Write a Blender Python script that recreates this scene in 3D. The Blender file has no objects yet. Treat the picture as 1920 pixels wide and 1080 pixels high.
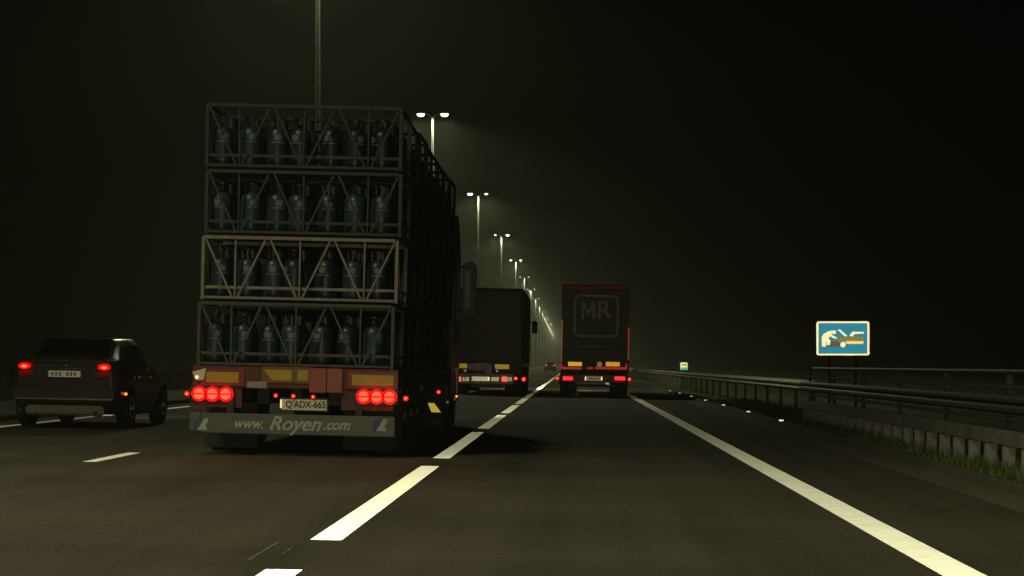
import bpy, bmesh, math, random
from mathutils import Vector, Matrix
random.seed(7)
R = math.radians
sc = bpy.context.scene
C = sc.collection

# ---------------------------------------------------------------- camera
CAM_H = 1.15          # camera height (m)
F = 4170.0            # focal length in pixels of the 1920 px wide photograph
VX, VY = 1075.0, 684.0
cam_d = bpy.data.cameras.new('camera'); cam = bpy.data.objects.new('camera', cam_d); C.objects.link(cam)
cam.location = (0, 0, CAM_H); cam.rotation_euler = (R(90), 0, 0)
cam_d.sensor_width = 36; cam_d.lens = F / 1920 * 36
cam_d.shift_x = -(VX - 960) / 1920; cam_d.shift_y = (VY - 540) / 1920
cam_d.clip_start = 0.2; cam_d.clip_end = 9000
sc.camera = cam

# ---------------------------------------------------------------- night sky
w = bpy.data.worlds.new('World'); sc.world = w; w.use_nodes = True
nt = w.node_tree; nt.nodes.clear()
out = nt.nodes.new('ShaderNodeOutputWorld'); add = nt.nodes.new('ShaderNodeAddShader')
b1 = nt.nodes.new('ShaderNodeBackground'); b2 = nt.nodes.new('ShaderNodeBackground')
sky = nt.nodes.new('ShaderNodeTexSky'); sky.sky_type = 'NISHITA'; sky.sun_disc = False
sky.sun_elevation = R(-6); sky.sun_rotation = R(200)
nt.links.new(sky.outputs[0], b1.inputs[0]); b1.inputs[1].default_value = 0.02
b2.inputs[0].default_value = (0.78, 0.9, 0.5, 1); b2.inputs[1].default_value = 0.0005   # city light on low cloud
nt.links.new(b1.outputs[0], add.inputs[0]); nt.links.new(b2.outputs[0], add.inputs[1]); nt.links.new(add.outputs[0], out.inputs[0])

sc.view_settings.view_transform = 'Standard'; sc.view_settings.look = 'None'
sc.view_settings.exposure = 0; sc.view_settings.gamma = 1
sc.cycles.use_denoising = True
sc.cycles.max_bounces = 5; sc.cycles.diffuse_bounces = 2; sc.cycles.glossy_bounces = 2; sc.cycles.volume_bounces = 0
sc.cycles.caustics_reflective = False; sc.cycles.caustics_refractive = False
sc.cycles.sample_clamp_indirect = 2

# ---------------------------------------------------------------- tuning
LAMP_COL = (1.0, 0.97, 0.60)
LAMP_W = 7000.0
SLOPE = 0.020          # crossfall of the carriageway, falling to the right
HAZE = 0.00032

def bend(y):
    return -1.1e-6 * max(0.0, y) ** 2
def gz(x):             # height of the road at offset x
    return -SLOPE * x

# ---------------------------------------------------------------- materials
MATS = {}
def mat(name, col, rough=0.6, metal=0.0, noise=0.0, scale=20.0, bump=0.0, spec=0.5, retro=0.0, rr=0.3, emit=None, es=0.0):
    if name in MATS: return MATS[name]
    m = bpy.data.materials.new(name); m.use_nodes = True; n = m.node_tree; L = n.links
    p = n.nodes['Principled BSDF']
    p.inputs['Base Color'].default_value = (*col, 1); p.inputs['Roughness'].default_value = rough
    p.inputs['Metallic'].default_value = metal; p.inputs['Specular IOR Level'].default_value = spec
    tc = n.nodes.new('ShaderNodeTexCoord')
    if noise:
        t = n.nodes.new('ShaderNodeTexNoise'); t.inputs['Scale'].default_value = scale; t.inputs['Detail'].default_value = 6
        L.new(tc.outputs['Object'], t.inputs['Vector'])
        r = n.nodes.new('ShaderNodeMapRange'); r.inputs[1].default_value = 0.3; r.inputs[2].default_value = 0.7
        r.inputs[3].default_value = 1 - noise; r.inputs[4].default_value = 1 + noise
        L.new(t.outputs[0], r.inputs[0])
        mx = n.nodes.new('ShaderNodeVectorMath'); mx.operation = 'SCALE'; mx.inputs[0].default_value = col
        L.new(r.outputs[0], mx.inputs['Scale']); L.new(mx.outputs[0], p.inputs['Base Color'])
        if bump:
            b = n.nodes.new('ShaderNodeBump'); b.inputs['Strength'].default_value = bump; b.inputs['Distance'].default_value = 0.01
            L.new(t.outputs[0], b.inputs['Height']); L.new(b.outputs[0], p.inputs['Normal'])
    if emit:
        p.inputs['Emission Color'].default_value = (*emit, 1); p.inputs['Emission Strength'].default_value = es
    if retro:          # retroreflective sheeting: sends headlamp light back the way it came
        g = n.nodes.new('ShaderNodeBsdfGlossy'); g.inputs['Color'].default_value = (*[c * retro for c in col], 1)
        g.inputs['Roughness'].default_value = rr
        ge = n.nodes.new('ShaderNodeNewGeometry'); L.new(ge.outputs['Incoming'], g.inputs['Normal'])
        a = n.nodes.new('ShaderNodeAddShader'); L.new(p.outputs[0], a.inputs[0]); L.new(g.outputs[0], a.inputs[1])
        L.new(a.outputs[0], n.nodes['Material Output'].inputs['Surface'])
    MATS[name] = m; return m

def road_mat(name, col, worn=0.42):
    m = bpy.data.materials.new(name); m.use_nodes = True; n = m.node_tree; L = n.links; p = n.nodes['Principled BSDF']
    tc = n.nodes.new('ShaderNodeTexCoord')
    mp = n.nodes.new('ShaderNodeMapping'); mp.inputs['Scale'].default_value = (1.6, 0.05, 1); L.new(tc.outputs['Object'], mp.inputs[0])
    lo = n.nodes.new('ShaderNodeTexNoise'); lo.inputs['Scale'].default_value = 1.0; lo.inputs['Detail'].default_value = 5; L.new(mp.outputs[0], lo.inputs['Vector'])
    pa = n.nodes.new('ShaderNodeTexNoise'); pa.inputs['Scale'].default_value = 0.35; pa.inputs['Detail'].default_value = 4; L.new(tc.outputs['Object'], pa.inputs['Vector'])
    fi = n.nodes.new('ShaderNodeTexNoise'); fi.inputs['Scale'].default_value = 38; fi.inputs['Detail'].default_value = 3; L.new(tc.outputs['Object'], fi.inputs['Vector'])
    s = n.nodes.new('ShaderNodeMath'); s.operation = 'ADD'; L.new(lo.outputs[0], s.inputs[0]); L.new(pa.outputs[0], s.inputs[1])
    s2 = n.nodes.new('ShaderNodeMath'); s2.operation = 'MULTIPLY_ADD'; L.new(fi.outputs[0], s2.inputs[0]); s2.inputs[1].default_value = 1.7; L.new(s.outputs[0], s2.inputs[2])
    r = n.nodes.new('ShaderNodeMapRange'); r.inputs[1].default_value = 1.45; r.inputs[2].default_value = 2.25
    r.inputs[3].default_value = 1 - worn; r.inputs[4].default_value = 1 + worn; L.new(s2.outputs[0], r.inputs[0])
    v = n.nodes.new('ShaderNodeVectorMath'); v.operation = 'SCALE'; v.inputs[0].default_value = col; L.new(r.outputs[0], v.inputs['Scale'])
    L.new(v.outputs[0], p.inputs['Base Color']); p.inputs['Roughness'].default_value = 0.9; p.inputs['Specular IOR Level'].default_value = 0.12
    b = n.nodes.new('ShaderNodeBump'); b.inputs['Strength'].default_value = 0.25; b.inputs['Distance'].default_value = 0.006
    L.new(fi.outputs[0], b.inputs['Height']); L.new(b.outputs[0], p.inputs['Normal'])
    return m

M_road = road_mat('asphalt', (0.054, 0.047, 0.034))
M_should = road_mat('gutter_concrete', (0.10, 0.09, 0.068), 0.3)
M_soil = mat('verge_soil', (0.045, 0.055, 0.020), 0.95, noise=0.5, scale=1.2)
M_grass = mat('grass_blade', (0.12, 0.165, 0.035), 0.8, noise=0.5, scale=2.0, spec=0.2)
M_conc = mat('concrete', (0.20, 0.185, 0.15), 0.9, noise=0.3, scale=3.0, bump=0.2)
M_steel = mat('galvanised', (0.065, 0.061, 0.044), 0.55, 0.3, noise=0.3, scale=5)
M_steel_d = mat('dull_steel', (0.045, 0.045, 0.036), 0.6, 0.3, noise=0.3, scale=5)
M_pole = mat('pole_steel', (0.085, 0.085, 0.07), 0.6, 0.0, noise=0.1, scale=2)
M_black = mat('black_plastic', (0.012, 0.012, 0.012), 0.5)
M_rubber = mat('rubber', (0.014, 0.013, 0.012), 0.85, noise=0.3, scale=30)
M_chassis = mat('chassis_red', (0.075, 0.010, 0.005), 0.6, noise=0.4, scale=6)
M_dark = mat('dark_chassis', (0.016, 0.014, 0.012), 0.7, noise=0.4, scale=6)
M_cab = mat('cab_paint', (0.016, 0.018, 0.03), 0.3)
M_rim = mat('rim_metal', (0.42, 0.41, 0.38), 0.35, 0.7)
M_under = mat('underrun_panel', (0.075, 0.073, 0.056), 0.5, noise=0.18, scale=9)
M_letter = mat('panel_letter', (0.30, 0.30, 0.225), 0.6, noise=0.2, scale=14)
M_blue = mat('panel_blue', (0.03, 0.045, 0.10), 0.6)
M_yellow = mat('yellow_marking', (0.26, 0.17, 0.006), 0.5, noise=0.12, scale=8, retro=0.15, rr=0.45)
M_yellow_b = mat('yellow_sheeting', (0.72, 0.60, 0.08), 0.5, retro=1.0, rr=0.4)
M_redb = mat('red_border', (0.17, 0.010, 0.004), 0.5, noise=0.15, scale=8)
M_orange = mat('orange_board', (0.22, 0.034, 0.005), 0.4, noise=0.2, scale=7)
M_plate = mat('plate_white', (0.38, 0.36, 0.27), 0.5, noise=0.1, scale=40, retro=0.18, rr=0.45)
M_plate_t = mat('plate_text', (0.03, 0.02, 0.01), 0.6)
M_glass = mat('dark_glass', (0.008, 0.010, 0.011), 0.06, spec=0.8)
M_redtape_dim = mat('red_tape_beam_falloff', (0.22, 0.02, 0.012), 0.7, retro=0.18, rr=0.35)  # duller red carries the low beam's fall-off towards the top
M_redtape = mat('red_tape', (0.50, 0.035, 0.035), 0.5, retro=0.7, rr=0.28)
M_pinktape = mat('faded_tape', (0.62, 0.26, 0.22), 0.5, retro=0.35, rr=0.3)
M_ytape = mat('amber_plate', (0.85, 0.55, 0.06), 0.5, retro=1.0, rr=0.30)
M_wplate = mat('white_disc', (0.6, 0.5, 0.42), 0.5, retro=0.35, rr=0.3)
M_curtain = mat('trailer_door', (0.012, 0.012, 0.011), 0.5, noise=0.3, scale=2)
M_logo = mat('door_logo', (0.40, 0.41, 0.36), 0.6, noise=0.3, scale=5)
M_box2 = mat('grey_trailer_door', (0.055, 0.052, 0.036), 0.6, noise=0.3, scale=1.5)
M_bottle = mat('bottle_paint', (0.010, 0.024, 0.033), 0.40, spec=0.32, noise=0.25, scale=14)
M_guard = mat('bottle_guard', (0.012, 0.018, 0.022), 0.45)
M_emblem = mat('bottle_emblem', (0.085, 0.10, 0.088), 0.6)
M_signblue = mat('sign_blue', (0.02, 0.20, 0.40), 0.5, retro=0.75, rr=0.25)
M_signwhite = mat('sign_cream', (0.85, 0.78, 0.52), 0.5, retro=0.75, rr=0.25)
M_signtan = mat('sign_tan', (0.20, 0.16, 0.055), 0.5, retro=0.75, rr=0.25)
M_signbrown = mat('sign_brown', (0.11, 0.075, 0.05), 0.5, retro=0.75, rr=0.25)
M_signgreen = mat('sign_green', (0.05, 0.38, 0.24), 0.5, retro=1.0, rr=0.25)
M_stud = mat('stud_lens', (0.35, 0.85, 0.75), 0.4, retro=0.45, rr=0.2)
M_carpaint = mat('car_paint', (0.038, 0.034, 0.025), 0.30, 0.0, spec=0.5)
M_cartrim = mat('car_trim', (0.02, 0.02, 0.018), 0.5)
M_chrome = mat('chrome', (0.6, 0.58, 0.5), 0.15, 0.9)
M_silver = mat('diffuser_grey', (0.15, 0.13, 0.10), 0.6)

def paint_mat(name, col, wear, beads):
    m = bpy.data.materials.new(name); m.use_nodes = True; n = m.node_tree; L = n.links; p = n.nodes['Principled BSDF']
    tc = n.nodes.new('ShaderNodeTexCoord')
    t = n.nodes.new('ShaderNodeTexNoise'); t.inputs['Scale'].default_value = 9; t.inputs['Detail'].default_value = 8; t.inputs['Roughness'].default_value = 0.7
    L.new(tc.outputs['Object'], t.inputs['Vector'])
    r = n.nodes.new('ShaderNodeMapRange'); r.inputs[1].default_value = 0.3; r.inputs[2].default_value = 0.62; r.inputs[3].default_value = 1 - wear; r.inputs[4].default_value = 1.0
    t2 = n.nodes.new('ShaderNodeTexNoise'); t2.inputs['Scale'].default_value = 1.3; t2.inputs['Detail'].default_value = 5; L.new(tc.outputs['Object'], t2.inputs['Vector'])
    ma = n.nodes.new('ShaderNodeMath'); ma.operation = 'MULTIPLY_ADD'; L.new(t2.outputs[0], ma.inputs[0]); ma.inputs[1].default_value = 0.5; 
    sb = n.nodes.new('ShaderNodeMath'); sb.operation = 'SUBTRACT'; L.new(t.outputs[0], sb.inputs[0]); sb.inputs[1].default_value = 0.22; L.new(sb.outputs[0], ma.inputs[2])
    L.new(ma.outputs[0], r.inputs[0])
    v = n.nodes.new('ShaderNodeVectorMath'); v.operation = 'SCALE'; v.inputs[0].default_value = col; L.new(r.outputs[0], v.inputs['Scale'])
    L.new(v.outputs[0], p.inputs['Base Color']); p.inputs['Roughness'].default_value = 0.7
    g = n.nodes.new('ShaderNodeBsdfGlossy'); g.inputs['Color'].default_value = (*[c * beads for c in col], 1); g.inputs['Roughness'].default_value = 0.42   # glass beads
    ge = n.nodes.new('ShaderNodeNewGeometry'); L.new(ge.outputs['Incoming'], g.inputs['Normal'])
    a = n.nodes.new('ShaderNodeAddShader'); L.new(p.outputs[0], a.inputs[0]); L.new(g.outputs[0], a.inputs[1])
    L.new(a.outputs[0], n.nodes['Material Output'].inputs['Surface'])
    return m
M_line = paint_mat('edge_paint', (0.82, 0.86, 0.74), 0.42, 0.24)
M_dash = paint_mat('dash_paint', (0.80, 0.84, 0.70), 0.42, 0.6)

def emis(name, col, s, sample=True):
    if name in MATS: return MATS[name]
    m = bpy.data.materials.new(name); m.use_nodes = True; n = m.node_tree; n.nodes.clear()
    o = n.nodes.new('ShaderNodeOutputMaterial'); e = n.nodes.new('ShaderNodeEmission')
    e.inputs[0].default_value = (*col, 1); e.inputs[1].default_value = s; n.links.new(e.outputs[0], o.inputs[0])
    if not sample: m.cycles.emission_sampling = 'NONE'
    MATS[name] = m; return m
E_redring = emis('red_lens', (1, 0.0, 0.0), 14.0)
E_redcore = emis('red_bulb', (1, 0.028, 0.014), 6.0)
E_redsmall = emis('red_marker', (1, 0.0, 0.0), 3.5)
E_redspark = emis('red_marker_bulb', (1, 0.14, 0.03), 3.5)
E_redfar = emis('red_far_lens', (1, 0.02, 0.02), 2.2)
E_amber = emis('amber_marker', (1, 0.22, 0.02), 2.5)
E_plate = emis('plate_lamp', (1, 0.72, 0.3), 1.3)
E_lamp = emis('street_lamp_lens', (1, 1, 0.66), 10.0, False)
E_head = emis('headlamp_lens', (1, 0.85, 0.55), 8.0, False)

# ---------------------------------------------------------------- mesh helpers
class MB:
    def __init__(s): s.v = []; s.f = []
    def add(s, vs, fs):
        o = len(s.v); s.v += [tuple(v) for v in vs]; s.f += [tuple(i + o for i in f) for f in fs]; return s
    def box(s, x0, x1, y0, y1, z0, z1, ch=0.0):
        if ch <= 0:
            vs = [(x, y, z) for z in (z0, z1) for y in (y0, y1) for x in (x0, x1)]
            return s.add(vs, [(0, 2, 3, 1), (4, 5, 7, 6), (0, 1, 5, 4), (2, 6, 7, 3), (0, 4, 6, 2), (1, 3, 7, 5)])
        bm = bmesh.new(); bmesh.ops.create_cube(bm, size=1)
        for v in bm.verts:
            v.co = Vector(((x0 + x1) / 2 + v.co.x * (x1 - x0), (y0 + y1) / 2 + v.co.y * (y1 - y0), (z0 + z1) / 2 + v.co.z * (z1 - z0)))
        bmesh.ops.bevel(bm, geom=bm.edges[:], offset=ch, segments=2, affect='EDGES')
        bm.verts.index_update(); s.add([v.co[:] for v in bm.verts], [[v.index for v in f.verts] for f in bm.faces]); bm.free(); return s
    def tube(s, a, b, r, n=8, r2=None, cap=True):
        a = Vector(a); b = Vector(b); r2 = r if r2 is None else r2
        d = (b - a).normalized(); u = d.orthogonal().normalized(); q = d.cross(u)
        vs = []
        for p, rr in ((a, r), (b, r2)):
            vs += [p + rr * (math.cos(t) * u + math.sin(t) * q) for t in [2 * math.pi * i / n for i in range(n)]]
        fs = [(i, (i + 1) % n, n + (i + 1) % n, n + i) for i in range(n)]
        if cap: fs += [tuple(range(n))[::-1], tuple(range(n, 2 * n))]
        return s.add(vs, fs)
    def bar(s, a, b, w, h=None):           # square bar between two points
        h = h or w; a = Vector(a); b = Vector(b); d = (b - a).normalized()
        up = Vector((0, 1, 0)) if abs(d.y) < 0.9 else Vector((0, 0, 1))
        q = d.cross(up).normalized(); up = q.cross(d)
        vs = [p + q * sx * w / 2 + up * sy * h / 2 for p in (a, b) for sx, sy in ((-1, -1), (1, -1), (1, 1), (-1, 1))]
        return s.add(vs, [(0, 1, 2, 3), (7, 6, 5, 4), (0, 4, 5, 1), (1, 5, 6, 2), (2, 6, 7, 3), (3, 7, 4, 0)])
    def lathe(s, prof, c=(0, 0, 0), n=20, axis='z'):
        vs = []
        for r, h in prof:
            for i in range(n):
                t = 2 * math.pi * i / n; x, y = r * math.cos(t), r * math.sin(t)
                p = (x, y, h) if axis == 'z' else ((h, x, y) if axis == 'x' else (x, h, y))
                vs.append((c[0] + p[0], c[1] + p[1], c[2] + p[2]))
        fs = []
        for k in range(len(prof) - 1):
            for i in range(n):
                j = (i + 1) % n; fs.append((k * n + i, k * n + j, (k + 1) * n + j, (k + 1) * n + i))
        fs.append(tuple(range(n))[::-1]); fs.append(tuple(range((len(prof) - 1) * n, len(prof) * n)))
        return s.add(vs, fs)
    def poly(s, pts, y0, y1):              # outline in x,z extruded in y
        n = len(pts); vs = [(x, y0, z) for x, z in pts] + [(x, y1, z) for x, z in pts]
        return s.add(vs, [tuple(range(n)), tuple(range(n, 2 * n))[::-1]] + [(i, n + i, n + (i + 1) % n, (i + 1) % n) for i in range(n)])
    def build(s, name, m, parent=None, smooth=False, label=None):
        me = bpy.data.meshes.new(name); me.from_pydata(s.v, [], s.f); me.validate()
        bm = bmesh.new(); bm.from_mesh(me); bmesh.ops.recalc_face_normals(bm, faces=bm.faces); bm.to_mesh(me); bm.free()
        me.materials.append(m)
        if smooth:
            me.polygons.foreach_set('use_smooth', [True] * len(me.polygons))
            me.set_sharp_from_angle(angle=R(40))
        o = bpy.data.objects.new(name, me); C.objects.link(o)
        if parent: o.parent = parent
        if label: o['label'] = label
        return o

def tag(o, label=None, cat=None, group=None, kind=None):
    for k, v in (('label', label), ('category', cat), ('group', group), ('kind', kind)):
        if v: o[k] = v
    return o
def thing(name, label, cat, loc=(0, 0, 0), roll=0.0, group=None):
    o = bpy.data.objects.new(name, None); C.objects.link(o); o.location = loc; o.rotation_euler = (0, roll, 0)
    return tag(o, label, cat, group)
def copy_tree(o, parent=None):
    c = o.copy(); C.objects.link(c); c.parent = parent
    for ch in list(o.children): copy_tree(ch, c)
    return c
def text(name, s, size, m, parent, loc, shear=0.0, bold=0.0, sx=1.0, extr=0.002):
    cu = bpy.data.curves.new(name, 'FONT'); cu.body = s; cu.size = size; cu.shear = shear; cu.offset = bold; cu.extrude = extr
    cu.align_x = 'CENTER'; cu.align_y = 'CENTER'
    t = bpy.data.objects.new(name, cu); C.objects.link(t)
    bpy.context.view_layer.update()
    me = bpy.data.meshes.new_from_object(t.evaluated_get(bpy.context.evaluated_depsgraph_get()))
    bpy.data.objects.remove(t); me.name = name
    me.transform(Matrix.Diagonal((sx, 1, 1, 1))); me.transform(Matrix.Rotation(R(90), 4, 'X'))
    me.materials.clear(); me.materials.append(m)
    o = bpy.data.objects.new(name, me); C.objects.link(o); o.parent = parent; o.location = loc
    return o

# ================================================================= SETTING
ys = [-60, -20] + [i * 10 for i in range(0, 40)] + [400 + i * 40 for i in range(0, 80)]
def strip(name, x0, x1, m, dz=0.0, ylist=None, zf=gz):
    b = MB(); yl = ylist or ys
    vs = []
    for y in yl: vs += [(x0 + bend(y), y, zf(x0) + dz), (x1 + bend(y), y, zf(x1) + dz)]
    b.add(vs, [(2 * i, 2 * i + 1, 2 * i + 3, 2 * i + 2) for i in range(len(yl) - 1)])
    o = b.build(name, m); tag(o, kind='structure')
    for p in o.data.polygons:
        pass
    return o
g = MB(); g.add([(-900, -200, -0.32), (900, -200, -0.32), (900, 4200, -0.32), (-900, 4200, -0.32)], [(0, 1, 2, 3)])
tag(g.build('ground', M_soil), kind='structure')
strip('road', -10.3, 3.72, M_road)
strip('opposite_road', -26, -12.4, M_road, 0.0, None, lambda x: 0.16)
strip('median', -12.4, -10.3, M_soil, -0.02, None, lambda x: 0.2)
# gutter and low kerb
gy = [y for y in ys if y < 700]
strip('gutter', 3.72, 4.2, M_should, 0.0, gy)
kb = MB()
for i in range(len(gy) - 1):
    y0, y1 = gy[i], gy[i + 1]
    kb.box(4.2 + bend(y0), 4.34 + bend(y0), y0, y1, gz(4.2) - 0.3, gz(4.2) + 0.08)
tag(kb.build('kerb', M_should), kind='structure')
strip('verge', 4.34, 9.0, M_soil, 0.0, None, lambda x: -0.06 - 0.02 * (x - 4.3))

# painted markings
def quadstrip(b, x0, x1, y0, y1, dz=0.004):
    n = max(1, int((y1 - y0) / 20)); 
    for i in range(n):
        a, c = y0 + (y1 - y0) * i / n, y0 + (y1 - y0) * (i + 1) / n
        b.add([(x0 + bend(a), a, gz(x0) + dz), (x1 + bend(a), a, gz(x1) + dz), (x1 + bend(c), c, gz(x1) + dz), (x0 + bend(c), c, gz(x0) + dz)], [(0, 1, 2, 3)])
b = MB()
quadstrip(b, 2.08, 2.34, -10, 900)
tag(b.build('right_edge_line', M_line), kind='structure')
b = MB(); quadstrip(b, -9.05, -8.86, -10, 900)
tag(b.build('left_edge_line', M_line), kind='structure')
b = MB()
for k in range(-1, 60):
    y0 = 14.15 + 12.38 * k; quadstrip(b, -1.675, -1.475, y0, y0 + 10.35)
tag(b.build('lane_dashes', M_dash), kind='structure')
b = MB()
for k in range(-1, 40):
    y0 = 23.9 + 12.42 * k; quadstrip(b, -5.28, -5.13, y0, y0 + 2.5)
tag(b.build('short_lane_dashes', M_line), kind='structure')

b = MB()
for k in range(-1, 6):
    y0 = 14.15 + 12.38 * k
    for xo, w_, l0, l1 in ((-1.86 + 0.02 * math.sin(k * 3), 0.025, 0.2, 1.5 + 0.35 * math.sin(k * 5)), (-1.72, 0.015, 0.6, 1.1)): quadstrip(b, xo, xo + w_, y0 - l1, y0 - l0, 0.003)
tag(b.build('worn_paint_traces', mat('old_paint', (0.085, 0.078, 0.06), 0.8, noise=0.6, scale=14)), kind='structure')

# grass along the verge
b = MB(); rnd = random.Random(3)
for i in range(26000):
    y = 14 + 60 * rnd.random() ** 1.4; x = 4.36 + 1.5 * rnd.random()
    if rnd.random() > 0.55 + 0.45 * math.sin(y * 1.3 + x * 3) * math.sin(y * 0.37): continue
    h = rnd.uniform(0.05, 0.20) * (0.5 + 0.9 * min(1, (x - 4.3))); a = rnd.uniform(0, 6.28); wd = rnd.uniform(0.006, 0.014)
    z = -0.07 - 0.02 * (x - 4.3); dx, dy = wd * math.cos(a), wd * math.sin(a); lx, ly = rnd.uniform(-0.06, 0.06), rnd.uniform(-0.05, 0.05)
    b.add([(x - dx, y - dy, z), (x + dx, y + dy, z), (x + lx, y + ly, z + h)], [(0, 1, 2)])
tag(b.build('grass', M_grass), 'short grass growing along the verge in front of the barrier', None, None, 'stuff')

# ================================================================= BARRIERS
wl = thing('concrete_barrier', 'long grey concrete median barrier behind the dark car on the left', 'barrier', (-9.95, 0, 0.2))
b = MB(); prof = [(-0.30, -0.05), (0.30, -0.05), (0.30, 0.09), (0.14, 0.33), (0.085, 0.83), (-0.085, 0.83), (-0.14, 0.33), (-0.30, 0.09)]
yl = [y for y in ys if -60 <= y <= 1500]; n = len(prof)
vs = [(px + bend(y), y, pz) for y in yl for px, pz in prof]
b.add(vs, [(k * n + i, k * n + (i + 1) % n, (k + 1) * n + (i + 1) % n, (k + 1) * n + i) for k in range(len(yl) - 1) for i in range(n)])
b.build('barrier_wall', M_conc, wl)

# tall multi-rail barrier on the right
RB0, RB1, RBX = 12.0, 48.5, 5.0
rb = thing('bridge_barrier', 'tall steel barrier of stacked rails on short square posts at the right edge', 'barrier', (RBX, 0, -0.1))
def rail(name, z0, z1, th, m, y0=RB0, y1=RB1, dx=0.0):
    b = MB(); b.box(dx - th / 2, dx + th / 2, y0, y1, z0 + 0.1, z1 + 0.1, 0.008); return b.build(name, m, rb)
b = MB(); b.tube((0.12, RB0, 1.17), (0.12, RB1 - 1.2, 1.17), 0.030, 10); b.build('handrail', M_steel, rb, True)
rail('plate_rail', 0.875, 0.915, 0.10, M_steel)
b = MB()    # corrugated beam
wp = [(0.0, 0.62), (-0.06, 0.655), (-0.06, 0.70), (-0.01, 0.735), (-0.06, 0.77), (-0.06, 0.80), (0.0, 0.835)]
wp = wp + [(x + 0.02, z) for x, z in reversed(wp)]; n = len(wp)
b.add([(x, RB0, z + 0.06) for x, z in wp] + [(x, RB1, z + 0.06) for x, z in wp],
      [(i, (i + 1) % n, n + (i + 1) % n, n + i) for i in range(n)] + [tuple(range(n)), tuple(range(n, 2 * n))])
b.build('corrugated_beam', M_steel_d, rb)
rail('thin_rail', 0.50, 0.545, 0.06, M_steel)
b = MB(); b.box(-0.07, 0.10, RB0, RB1, 0.32, 0.49, 0.012); b.build('base_beam', mat('base_beam_paint', (0.17, 0.165, 0.13), 0.7, noise=0.35, scale=2), rb)
y = RB0 + 0.3; mp_ = mat('post_concrete', (0.30, 0.285, 0.24), 0.8, noise=0.25, scale=8)
while y < RB1 - 0.2:
    b = MB(); b.box(-0.075, 0.06, y - 0.07, y + 0.07, -0.02, 0.318, 0.012); b.build('short_post', mp_, rb); y += 1.1
y = RB0 + 1.0
while y < RB1:
    b = MB(); b.box(0.105, 0.17, y - 0.04, y + 0.04, -0.02, 1.138); b.build('tall_post', M_steel_d, rb); y += 4.4
# lower guardrail further on
GX = 5.35
gr = thing('guardrail', 'low corrugated steel guardrail on thin posts running away beyond the tall barrier', 'guardrail', (GX, 0, -0.1))
b = MB(); wp = [(0.0, 0.60), (-0.06, 0.635), (-0.06, 0.67), (-0.01, 0.71), (-0.06, 0.75), (-0.06, 0.785), (0.0, 0.86)]
wp = wp + [(x + 0.02, z) for x, z in reversed(wp)]; n = len(wp)
gl = [49.5] + list(range(60, 900, 20))
b.add([(x + bend(y), y, z + 0.04) for y in gl for x, z in wp],
      [(k * n + i, k * n + (i + 1) % n, (k + 1) * n + (i + 1) % n, (k + 1) * n + i) for k in range(len(gl) - 1) for i in range(n)])
b.build('corrugated_beam', M_steel, gr)
y = 50
for i in range(95):
    b = MB(); b.box(0.025 + bend(y), 0.10 + bend(y), y - 0.05, y + 0.05, -0.02, 0.84); b.build('post', M_steel, gr); y += 4.0

# ================================================================= STREET LAMPS
LX, LZ, LY0, LS = -11.2, 20.95, 177.6, 82.6
LENS = {-1: (1, 1), 0: (1, 1), 1: (1, .55), 2: (.42, .85), 3: (.65, .65)}
def make_lamp(ls=(0, 0)):
    r = thing('street_lamp', 'x', 'street lamp', (0, 0, 0), 0, 'twin-headed street lamps standing in the median')
    b = MB(); b.tube((0, 0, 0), (0, 0, 9), 0.15, 12, 0.12); b.tube((0, 0, 9), (0, 0, LZ - 0.25), 0.12, 12, 0.075); b.tube((0, 0, 0), (0, 0, 1.0), 0.19, 12); b.build('pole', M_pole, r, True)
    for s in (-1, 1):
        b = MB(); b.tube((0, 0, LZ - 0.3), (s * 0.42, 0, LZ + 0.06), 0.045, 8); b.tube((s * 0.42, 0, LZ + 0.06), (s * 0.66, 0, LZ + 0.10), 0.04, 8); b.build('arm', M_pole, r, True)
        h = MB(); h.box(s * 0.95 - 0.34, s * 0.95 + 0.34, -0.16, 0.16, LZ + 0.05, LZ + 0.20, 0.04); hd = h.build('lamp_head', M_dark, r)
        q = ls[0] if s < 0 else ls[1]
        l = MB()
        if q: l.lathe([(0.02, -0.16 * q), (0.20 * q, -0.13 * q), (0.28 * q, -0.03), (0.30 * q, 0.049)], (s * 0.95, 0, LZ), 14)
        else: l.box(s * 0.95 - 0.2, s * 0.95 + 0.2, -0.10, 0.10, LZ + 0.040, LZ + 0.049)      # flat lens, hidden from far away
        l.build('lens', E_lamp, hd, True)
    return r
lamp0 = make_lamp()
def lamp_x(k): return {-1: -10.9, 0: -11.2, 1: -11.05, 2: -10.95, 3: -10.8}.get(k, -10.9)
ords = ['nearest', 'second', 'third', 'fourth', 'fifth', 'sixth', 'seventh', 'eighth', 'ninth', 'tenth', 'eleventh', 'twelfth', 'thirteenth', 'fourteenth', 'fifteenth', 'sixteenth', 'seventeenth', 'eighteenth', 'nineteenth', 'twentieth']
used = False
for k in range(-1, 26):
    o = make_lamp(LENS[k]) if k in LENS else (copy_tree(lamp0) if used else lamp0); used = used or k not in LENS
    y = LY0 + LS * k; o.location = (lamp_x(k) + bend(y), y, 0.18)
    if k == -1: o['label'] = 'nearest street lamp, its pole rising behind the lorry and out of frame'
    elif k <= 6: o['label'] = ['twin street lamp whose two bright heads stand highest, right above the lorry', 'second street lamp with lit heads, just below and right of the highest pair',
                               'third lit twin street lamp counting down from the highest pair', 'fourth lit twin street lamp, last with two clearly separate heads',
                               'fifth street lamp down the receding row, a short bright pole', 'sixth street lamp down the receding row behind the grey trailer', 'seventh street lamp down the receding row towards the black trailer'][k]
    else:
        o['label'] = 'tiny street lamp in the far end of the row beside the black trailer'
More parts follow.
